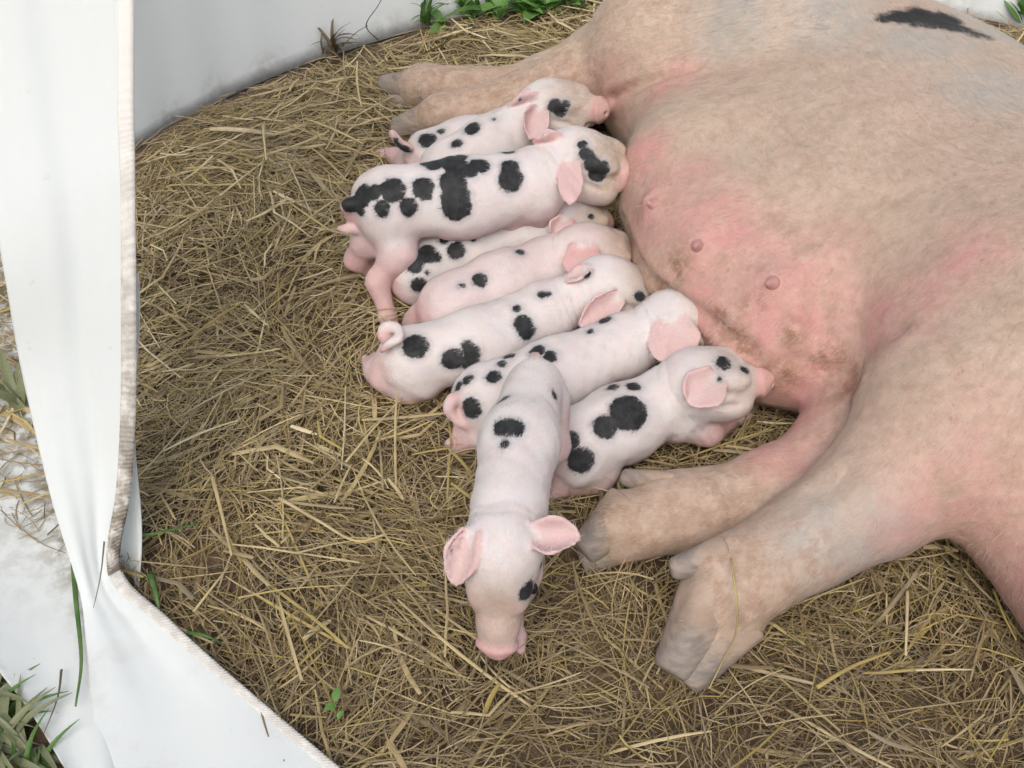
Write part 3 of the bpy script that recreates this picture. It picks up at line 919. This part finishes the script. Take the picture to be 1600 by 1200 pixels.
# F
f_sp = (P(640, 562, .048), P(742, 538, .052), P(850, 490, .060))
fh = P(955, 452, .075)
piglet('piglet with curled pink tail and five round flank spots, lying on the straw', f_sp, Z, .044,
    (fh, P(1018, 478, .06)), tail=[P(616, 538, .075), P(600, 526, .086), P(602, 512, .092), P(620, 512, .094), P(624, 528, .092), P(608, 538, .088), P(596, 548, .078)],
    spots=[(649, 540, 19), (652, 503, 10), (708, 561, 16), [(732, 542, 9), (738, 553, 13), (734, 566, 13)], [(818, 507, 14), (823, 516, 14)], (808, 482, 6), [(846, 460, 6), (856, 459, 4)], (1000, 463, 8), (918, 430, 6)],
    ears=[((966, 466), (908, 512), .016, .016, .6, .02), ((922, 424), (884, 440), .0, .012, .4, .05, (0, .4, 1))],
    legs=[[P(650, 590, .03), P(640, 600, .022), P(615, 590, .014), P(600, 585, .012)], [P(630, 570, .035), P(606, 582, .03), P(590, 578, .025), P(584, 568, .022)]],
    dirt=.6, headk=1.05)
# G
g_sp = (P(758, 622, .050), P(868, 585, .056), P(972, 542, .062))
gh = P(1062, 510, .080)
piglet('piglet with one large drooping pink ear and dark rump, behind the walking one', g_sp, Z, .044,
    (gh, P(1118, 538, .065)), tail=[P(718, 622, .062), P(706, 626, .064), P(702, 640, .055), P(714, 656, .045), P(728, 666, .04)],
    spots=[(736, 638, 16), (716, 604, 8), (730, 592, 9), (772, 588, 11), (784, 568, 7), (840, 548, 12), (860, 556, 10), (945, 500, 9), (923, 517, 5), (795, 556, 8)],
    ears=[((1046, 498), (1066, 568), .032, .0245, -.05, .0)],
    legs=[[P(760, 650, .035), P(748, 672, .022), P(730, 680, .015), P(722, 686, .012)]], dirt=.7, headk=1.08)
# H
h_sp = (P(908, 690, .046), P(968, 662, .05), P(1040, 628, .054))
hh = P(1098, 598, .078)
piglet('piglet suckling nearest the front hooves, cluster of black spots on its side', h_sp, Z, .044,
    (hh, P(1196, 592, .085)), spots=[(983, 644, 28), (946, 667, 18), (958, 604, 9), (990, 604, 10), (890, 688, 15), (908, 719, 20), (876, 700, 9), (1131, 567, 11), (1164, 578, 7), (1125, 592, 3)],
    ears=[((1120, 590), (1078, 634), .020, .021, .35, .02)],
    legs=[[P(1070, 655, .04), P(1105, 672, .026), P(1150, 650, .014)], [P(910, 725, .03), P(930, 738, .018), P(895, 752, .012), P(876, 760, .010)]],
    dirt=.45, eyes='', headk=1.08)
# I walking
i_sp = (P(836, 602, .135), P(812, 690, .142), P(796, 790, .140))
ih = P(784, 868, .128)
fi = unit((i_sp[2]-i_sp[0])*np.array((1, 1, 0)))
si = np.array((-fi[1], fi[0], 0))
def iy(b, s, fw, z): return np.array((b[0], b[1], 0))+si*s+fi*fw+np.array((0, 0, z))
piglet('almost white piglet walking towards the viewer, nose down to the straw', i_sp, Z, .0365,
    (ih, P(777, 1012, .055)), tail=[P(838, 566, .15), P(836, 560, .14), P(834, 556, .12)],
    legs=[[iy(i_sp[0], .010, 0, .115), iy(i_sp[0], .018, .02, .08), iy(i_sp[0], .018, -.02, .045), iy(i_sp[0], .018, 0, .01)],
          [iy(i_sp[0], -.010, 0, .115), iy(i_sp[0], -.018, .02, .08), iy(i_sp[0], -.018, -.02, .045), iy(i_sp[0], -.018, 0, .01)],
          [P(798, 850, .085), P(800, 920, .048), P(803, 992, .012)],
          [iy(i_sp[2], -.014, -.03, .11), iy(i_sp[2], -.016, -.05, .06), iy(i_sp[2], -.014, -.06, .012)]],
    ears=[((842, 834), (905, 842), .01, .0165, .8, .05, (.25, -.5, .7)), ((736, 830), (704, 912), .0, .0135, .7, .15, (-.25, -.5, .1))],
    spots=[[(785, 668, 14), (795, 668, 16), (806, 670, 13)], (788, 695, 6), (866, 618, 7), (778, 605, 6), (774, 615, 5), [(823, 926, 13), (826, 918, 10)], (845, 884, 4)],
    dirt=.62, eyes='LR', hide_spots=1, headk=1.02, pinkness=-.06, rs=(.86, 1.10, 1.06), ham=.72)

# ---------------------------------------------------------------- straw
pen = np.array([P(470, 1240, 0)[:2], P(310, 1085, 0)[:2], P(180, 940, 0)[:2], (-.62, .80), (-.66, 1.08), (-.505, 1.365), (-.36, 1.545), (-.14, 1.70), (.05, 1.775), (.40, 1.80), (.76, 1.70), (1.1, 1.48), (1.3, 1.1), (1.3, .15), (.1, .15)])
def inside(x, y):
    r = np.zeros(len(x), bool)
    for (x1, y1), (x2, y2) in zip(pen, np.roll(pen, -1, 0)):
        m = ((y1 > y) != (y2 > y)) & (x < (x2-x1)*(y-y1)/(y2-y1+1e-12)+x1)
        r ^= m
    return r

def strands(N, lmin, lmax, wmin, wmax, zmax, curve, tone, kink=0.0, npt=5):
    x = rng.uniform(-.68, 1.3, N*3); y = rng.uniform(.15, 1.82, N*3)
    den = .72+.28*np.sin(x*9+1.7*np.sin(y*6))*np.sin(y*8+1.3*np.sin(x*7)+1)-.25*(1-sstep(y, .42, .75))
    m = inside(x, y) & (rng.random(len(x)) < den); x, y = x[m][:N], y[m][:N]; N = len(x)
    L = lmin+(lmax-lmin)*rng.random(N)**1.8
    a = 1.6*np.sin(x*6.1+y*3.7+.8)+1.4*np.sin(y*7.3-x*4.9+2.1)+.9*np.sin(x*15+y*13)+rng.normal(0, .55, N)+np.where(rng.random(N) < .38, rng.uniform(0, 6.28, N), 0); k = rng.normal(0, curve, N)/L
    t = np.linspace(-.5, .5, npt)
    z0 = rng.random(N)**1.4*zmax+.0015
    pit = rng.normal(0, .10, N)
    X = np.zeros((N, npt, 3))
    ang = a[:, None]+k[:, None]*t*L[:, None]+(rng.random(N) < kink)[:, None]*rng.normal(0, .7, N)[:, None]*(t > .05)
    st = L[:, None]/(npt-1)
    X[..., 0] = x[:, None]+np.cumsum(np.cos(ang)*st, 1)-np.cumsum(np.cos(ang)*st, 1)[:, npt//2][:, None]
    X[..., 1] = y[:, None]+np.cumsum(np.sin(ang)*st, 1)-np.cumsum(np.sin(ang)*st, 1)[:, npt//2][:, None]
    arch = rng.normal(0.0, .10, N)
    X[..., 2] = z0[:, None]+pit[:, None]*t*L[:, None]+arch[:, None]*(t*t-.08)*L[:, None]
    X[..., 2] = np.maximum(X[..., 2], .0012+.0025*rng.random(N)[:, None])+ground_z(X[..., 0], X[..., 1])+.004
    ins = inside(X[:, 0, 0], X[:, 0, 1]) & inside(X[:, -1, 0], X[:, -1, 1])
    mid = X.mean(1)
    bad = np.zeros(N, bool)
    for B in ANIMALS:
        c = np.where(((mid > B.lo-.08) & (mid < B.hi+.08)).all(1))[0]
        if len(c):
            v = B.value(X[c][:, ::2]); bad[c] |= (v < -.004).any(1)
    keep = ins & ~bad
    X = X[keep]; N = len(X)
    w = (wmin+(wmax-wmin)*rng.random(N)**1.6)[:, None, None]*np.array([.75, 1, 1, .9, .55] if npt == 5 else [1]*npt)[None, :, None]
    T = np.gradient(X, axis=1)
    roll = rng.normal(0, .6, N)[:, None]
    S = np.stack([-T[..., 1], T[..., 0], np.zeros_like(T[..., 0])], -1); S /= np.maximum(1e-9, np.linalg.norm(S, axis=-1, keepdims=True))
    U = np.cross(T/np.linalg.norm(T, axis=-1, keepdims=True), S)
    S = S*np.cos(roll)[..., None]+U*np.sin(roll)[..., None]
    C = np.cross(S, T/np.linalg.norm(T, axis=-1, keepdims=True))
    V = np.stack([X-S*w/2, X-C*w*.28, X+S*w/2], 2).reshape(N, npt*3, 3)
    i = np.arange(npt*3).reshape(npt, 3)
    q = np.stack([i[:-1, :-1], i[1:, :-1], i[1:, 1:], i[:-1, 1:]], -1).reshape(-1, 4)
    Qs = (np.arange(N)[:, None, None]*(npt*3)+q).reshape(-1, 4)
    depth = np.clip((X[:, npt//2, 2])/max(zmax, .001), 0, 1)
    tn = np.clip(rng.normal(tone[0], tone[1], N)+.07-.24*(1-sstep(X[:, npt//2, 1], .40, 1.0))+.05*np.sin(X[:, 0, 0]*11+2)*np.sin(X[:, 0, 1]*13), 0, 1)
    hu = rng.random(N)
    return V.reshape(-1, 3), Qs, np.repeat(tn, npt*3), np.repeat(hu, npt*3)

parts = [strands(42000, .02, .080, .0006, .0014, .014, .9, (.48, .18)),
         strands(9000, .03, .07, .0005, .0011, .024, 2.2, (.56, .17), npt=9),
         strands(20000, .03, .10, .0009, .0020, .020, .5, (.52, .17), .15),
         strands(3600, .04, .15, .0014, .0032, .026, .18, (.68, .16), .25),
         strands(1500, .03, .12, .0028, .0060, .024, .25, (.58, .20), .25)]
off = 0; VV, QQ, TT, HH = [], [], [], []
for v, q, t_, h_ in parts:
    VV.append(v); QQ.append(q+off); TT.append(t_); HH.append(h_); off += len(v)
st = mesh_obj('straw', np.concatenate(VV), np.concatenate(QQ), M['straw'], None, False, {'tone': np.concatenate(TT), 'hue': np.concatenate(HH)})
tag(st, 'loose bed of dry straw and hay covering the pen floor', 'straw', kind='stuff')

# ---------------------------------------------------------------- single stalks lying on top of the bed
def tube(name, pts, wid, mat, attrs=None, parent=None, flat=.6, sides=6, n=16, taper=.6):
    X = catmull(pts, n)
    T = np.gradient(X, axis=0); T /= np.linalg.norm(T, axis=1, keepdims=True)
    S = np.cross(T, Z); S /= np.maximum(1e-9, np.linalg.norm(S, axis=1, keepdims=True)); U = np.cross(S, T)
    a = np.arange(sides)*2*np.pi/sides
    w = (wid/2*np.linspace(1, taper, n))[:, None, None]
    V = X[:, None]+w*(np.cos(a)[None, :, None]*S[:, None]+flat*np.sin(a)[None, :, None]*U[:, None])
    i = np.arange(n*sides).reshape(n, sides); j = np.roll(i, -1, 1)
    q = np.stack([i[:-1], j[:-1], j[1:], i[1:]], -1).reshape(-1, 4).tolist()
    q += [i[0].tolist()[::-1], i[-1].tolist()]
    V = V.reshape(-1, 3)
    return mesh_obj(name, V, q, mat, parent, True, {k: np.full(len(V), v) for k, v in (attrs or {}).items()})

STALKS = [
 ([(436, 778, .03), (500, 815, .034), (556, 845, .036), (605, 834, .034)], 6, .78, .5, 'kinked pale straw stalk left of the walking piglet\'s ear'),
 ([(331, 742, .034), (346, 800, .036), (362, 868, .03)], 7, .74, .5, 'thick straight straw stalk lying midway between flap and walking piglet'),
 ([(302, 956, .03), (330, 920, .036), (358, 884, .03)], 5, .80, .5, 'short pale straw stalk close to the lower flap hem'),
 ([(372, 934, .034), (450, 920, .036), (545, 914, .034)], 3.6, .70, .95, 'long thin yellow straw left of the walking piglet\'s snout'),
 ([(540, 722, .03), (585, 668, .034), (628, 622, .03)], 5, .74, .7, 'straw stalk slanting down from under the curled-tail piglet'),
 ([(1276, 1074, .03), (1330, 1042, .036), (1392, 1018, .032)], 8, .60, .98, 'broad yellow-green straw blade below the sow\'s front leg'),
 ([(1418, 922, .03), (1417, 970, .034), (1415, 1024, .03)], 6, .86, .5, 'pale upright-looking straw piece right of the yellow-green blade'),
 ([(1430, 1047, .03), (1470, 1046, .034), (1522, 1046, .03)], 5, .92, .5, 'short whitish straw piece lying level near the lower right corner'),
 ([(1552, 920, .03), (1568, 960, .036), (1588, 1000, .034)], 5, .62, .95, 'yellow straw stalk close to the sow\'s jowl'),
 ([(1142, 872, .110), (1150, 930, .100), (1151, 985, .070), (1128, 1035, .03), (1108, 1076, .022)], 4, .70, .88, 'bent golden straw leaning across the front hoof'),
 ([(343, 306, .03), (378, 278, .034), (414, 251, .03)], 5, .80, .6, 'pale straw stalk in the upper left of the bed'),
 ([(411, 194, .03), (413, 222, .036), (416, 250, .032)], 4.5, .84, .6, 'short pale straw touching the upper left stalk\'s end'),
 ([(574, 486, .05), (600, 497, .066), (626, 510, .078)], 4, .84, .5, 'thin straw lying across the standing piglet\'s rear foot'),
 ([(1170, 620, .014), (1164, 660, .02), (1148, 690, .026), (1160, 715, .022)], 3, .74, .5, 'curled thin straw by the suckling piglet\'s chin'),
]
for pts, w, tn, hu, lab in STALKS:
    q = [P(*p) for p in pts]
    d = np.linalg.norm(q[0]-CAMP)
    tag(tube('straw_stalk', q, w*d/FPX, M['straw'], {'tone': tn, 'hue': hu}), lab, 'straw', 'single straw stalks on the bed')

# ---------------------------------------------------------------- weeds and grass
def leaf_mesh(name, broad):
    n = 9; V = []; t = np.linspace(0, 1, n)
    wv = (np.sin(np.pi*np.clip(t*1.02, 0, 1)**.8)*.22+.02) if broad else (.055*(1-t**2.2)+.004)
    for ti, w in zip(t, wv):
        z = .28*ti-.35*ti*ti if broad else .55*ti-.75*ti*ti
        for s_ in (-1, -.5, 0, .5, 1):
            V.append((ti, s_*w+(.012*math.sin(ti*25)*abs(s_) if broad else 0), z+abs(s_)*w*.35))
    V = np.array(V); i = np.arange(n*5).reshape(n, 5)
    q = np.stack([i[:-1, :-1], i[1:, :-1], i[1:, 1:], i[:-1, 1:]], -1).reshape(-1, 4)
    me = bpy.data.meshes.new(name); me.from_pydata(V.tolist(), [], q.tolist())
    me.polygons.foreach_set('use_smooth', np.ones(len(me.polygons), bool)); me.update()
    return me
LEAF = {}
for k_, br, mt in (('leaf', True, 'leaf'), ('blade', False, 'grass'), ('pale_blade', False, 'pale'), ('dry_blade', False, 'dry')):
    LEAF[k_] = leaf_mesh(k_, br); LEAF[k_].materials.append(M[mt])
def plant(name, label, cat, loc, n, kind, lmin, lmax, el0, el1, group=None, az=None, part=None):
    root = empty(name, loc); tag(root, label, cat, group)
    for i in range(n):
        o = bpy.data.objects.new(part or ('leaf' if kind == 'leaf' else 'blade'), LEAF[kind]); COL.objects.link(o); o.parent = root
        a = random.uniform(0, 6.283) if az is None else random.gauss(*az)
        L = random.uniform(lmin, lmax)
        o.scale = (L, L*random.uniform(.8, 1.25), L); o.rotation_euler = (random.gauss(0, .3), -random.uniform(el0, el1), a)
        o.location = (random.gauss(0, .005), random.gauss(0, .005), random.uniform(0, .012))
    return root
ORD = ['leftmost', 'second from the left', 'third from the left', 'fourth from the left', 'fifth from the left', 'rightmost']
for (px, py, n, l0, l1), od in zip([(690, 44, 7, .02, .04), (738, 32, 9, .03, .055), (778, 30, 9, .03, .05), (815, 26, 9, .03, .055), (850, 18, 11, .035, .07), (893, 14, 9, .03, .055)], ORD):
    plant('weed', 'leafy green weed, '+od+' of those along the back wall', 'weed', P(px, py, .004), n, 'leaf', l0, l1, .1, 1.1, 'weeds along the back wall')
for px, py, n, lab in [(665, 42, 10, 'thin green grass left of the weeds by the back wall'), (762, 30, 10, 'thin green grass amid the weeds by the back wall'), (922, 8, 14, 'thin green grass between the weeds and the sow\'s thigh')]:
    plant('grass_tuft', lab, 'grass', P(px, py, .0), n, 'blade', .04, .09, .4, 1.3, 'grass along the back wall')
plant('weed', 'small green weed behind the sow\'s back at the upper right corner', 'weed', P(1592, 34, .004), 8, 'leaf', .03, .06, .2, 1.1)
plant('grass_tuft', 'dry brown grass tuft growing against the back tarpaulin', 'grass', P(518, 84, .0), 16, 'dry_blade', .03, .07, .3, 1.3)
for pts, lab in [([(590, 62, .0), (572, 40, .05), (590, 10, .10), (600, -8, .13)], 'thin dry stem leaning on the back tarpaulin beside the brown tuft'),
                 ([(530, 78, .01), (555, 52, .04), (575, 40, .055)], 'short dry stem crossing above the brown grass tuft')]:
    tag(tube('dry_stem', [P(*p) for p in pts], .0022, M['dry']), lab, 'stem')
plant('grass_tuft', 'wide pale green grass leaves by the flap\'s outer edge', 'grass', P(34, 640, .012), 7, 'pale_blade', .07, .11, .2, 1.0, None, (2.4, .6))
plant('grass_tuft', 'green grass at the left edge beside the hanging flap', 'grass', P(-30, 420, .0), 12, 'blade', .08, .16, .5, 1.3)
for px, py, lab in [(20, 1130, 'green and straw-coloured grass at the lower left corner'), (-30, 1060, 'grass clump at the left edge under the tarpaulin skirt'), (66, 1215, 'grass clump at the bottom edge left of the tarpaulin')]:
    plant('grass_tuft', lab, 'grass', P(px, py, -.004), 22, 'blade', .02, .055, .05, .9, 'grass outside the pen')
for px, py, lab in [(5, 1175, 'dry pale grass at the very bottom left corner'), (45, 1190, 'dry pale grass against the bottom edge left of the skirt'), (-14, 1112, 'dry pale grass at the left edge below the skirt')]:
    plant('grass_tuft', lab, 'grass', P(px, py, -.004), 20, 'pale_blade', .03, .07, .02, .7, 'dry grass outside the pen')
for pts, w, mt, lab in [([(112, 830, .02), (118, 930, .022), (127, 1030, .024), (118, 1104, .026)], 9, 'grass', 'long green grass blade lying along the foot of the flap'),
                    ([(96, 1046, .022), (90, 1090, .024), (68, 1148, .024)], 4, 'dry', 'dry straw stem lying on the tarpaulin skirt'),
                    ([(216, 838, .028), (258, 830, .034), (316, 816, .03)], 8, 'grass', 'green grass blade on the straw beside the flap hem'),
                    ([(234, 895, .02), (243, 925, .035), (250, 960, .025)], 11, 'grass', 'short broad green blade just inside the flap corner'),
                    ([(286, 988, .02), (318, 992, .03), (345, 1004, .022)], 9, 'grass', 'green blade poking out beside the lower hem'),
                    ([(163, 846, .075), (157, 900, .052), (146, 950, .045)], 3, 'dry', 'dark stem stuck to the flap near its corner')]:
    q = [P(*p) for p in pts]
    tag(tube('fallen_grass' if mt == 'grass' else 'dry_stem', q, w*np.linalg.norm(q[0]-CAMP)/FPX, M[mt], flat=.25, taper=.3), lab, 'grass' if mt == 'grass' else 'stem')
plant('seedling', 'small green leaf in the straw near the bottom hem', 'weed', P(528, 1112, .024), 3, 'leaf', .008, .013, .2, .6)
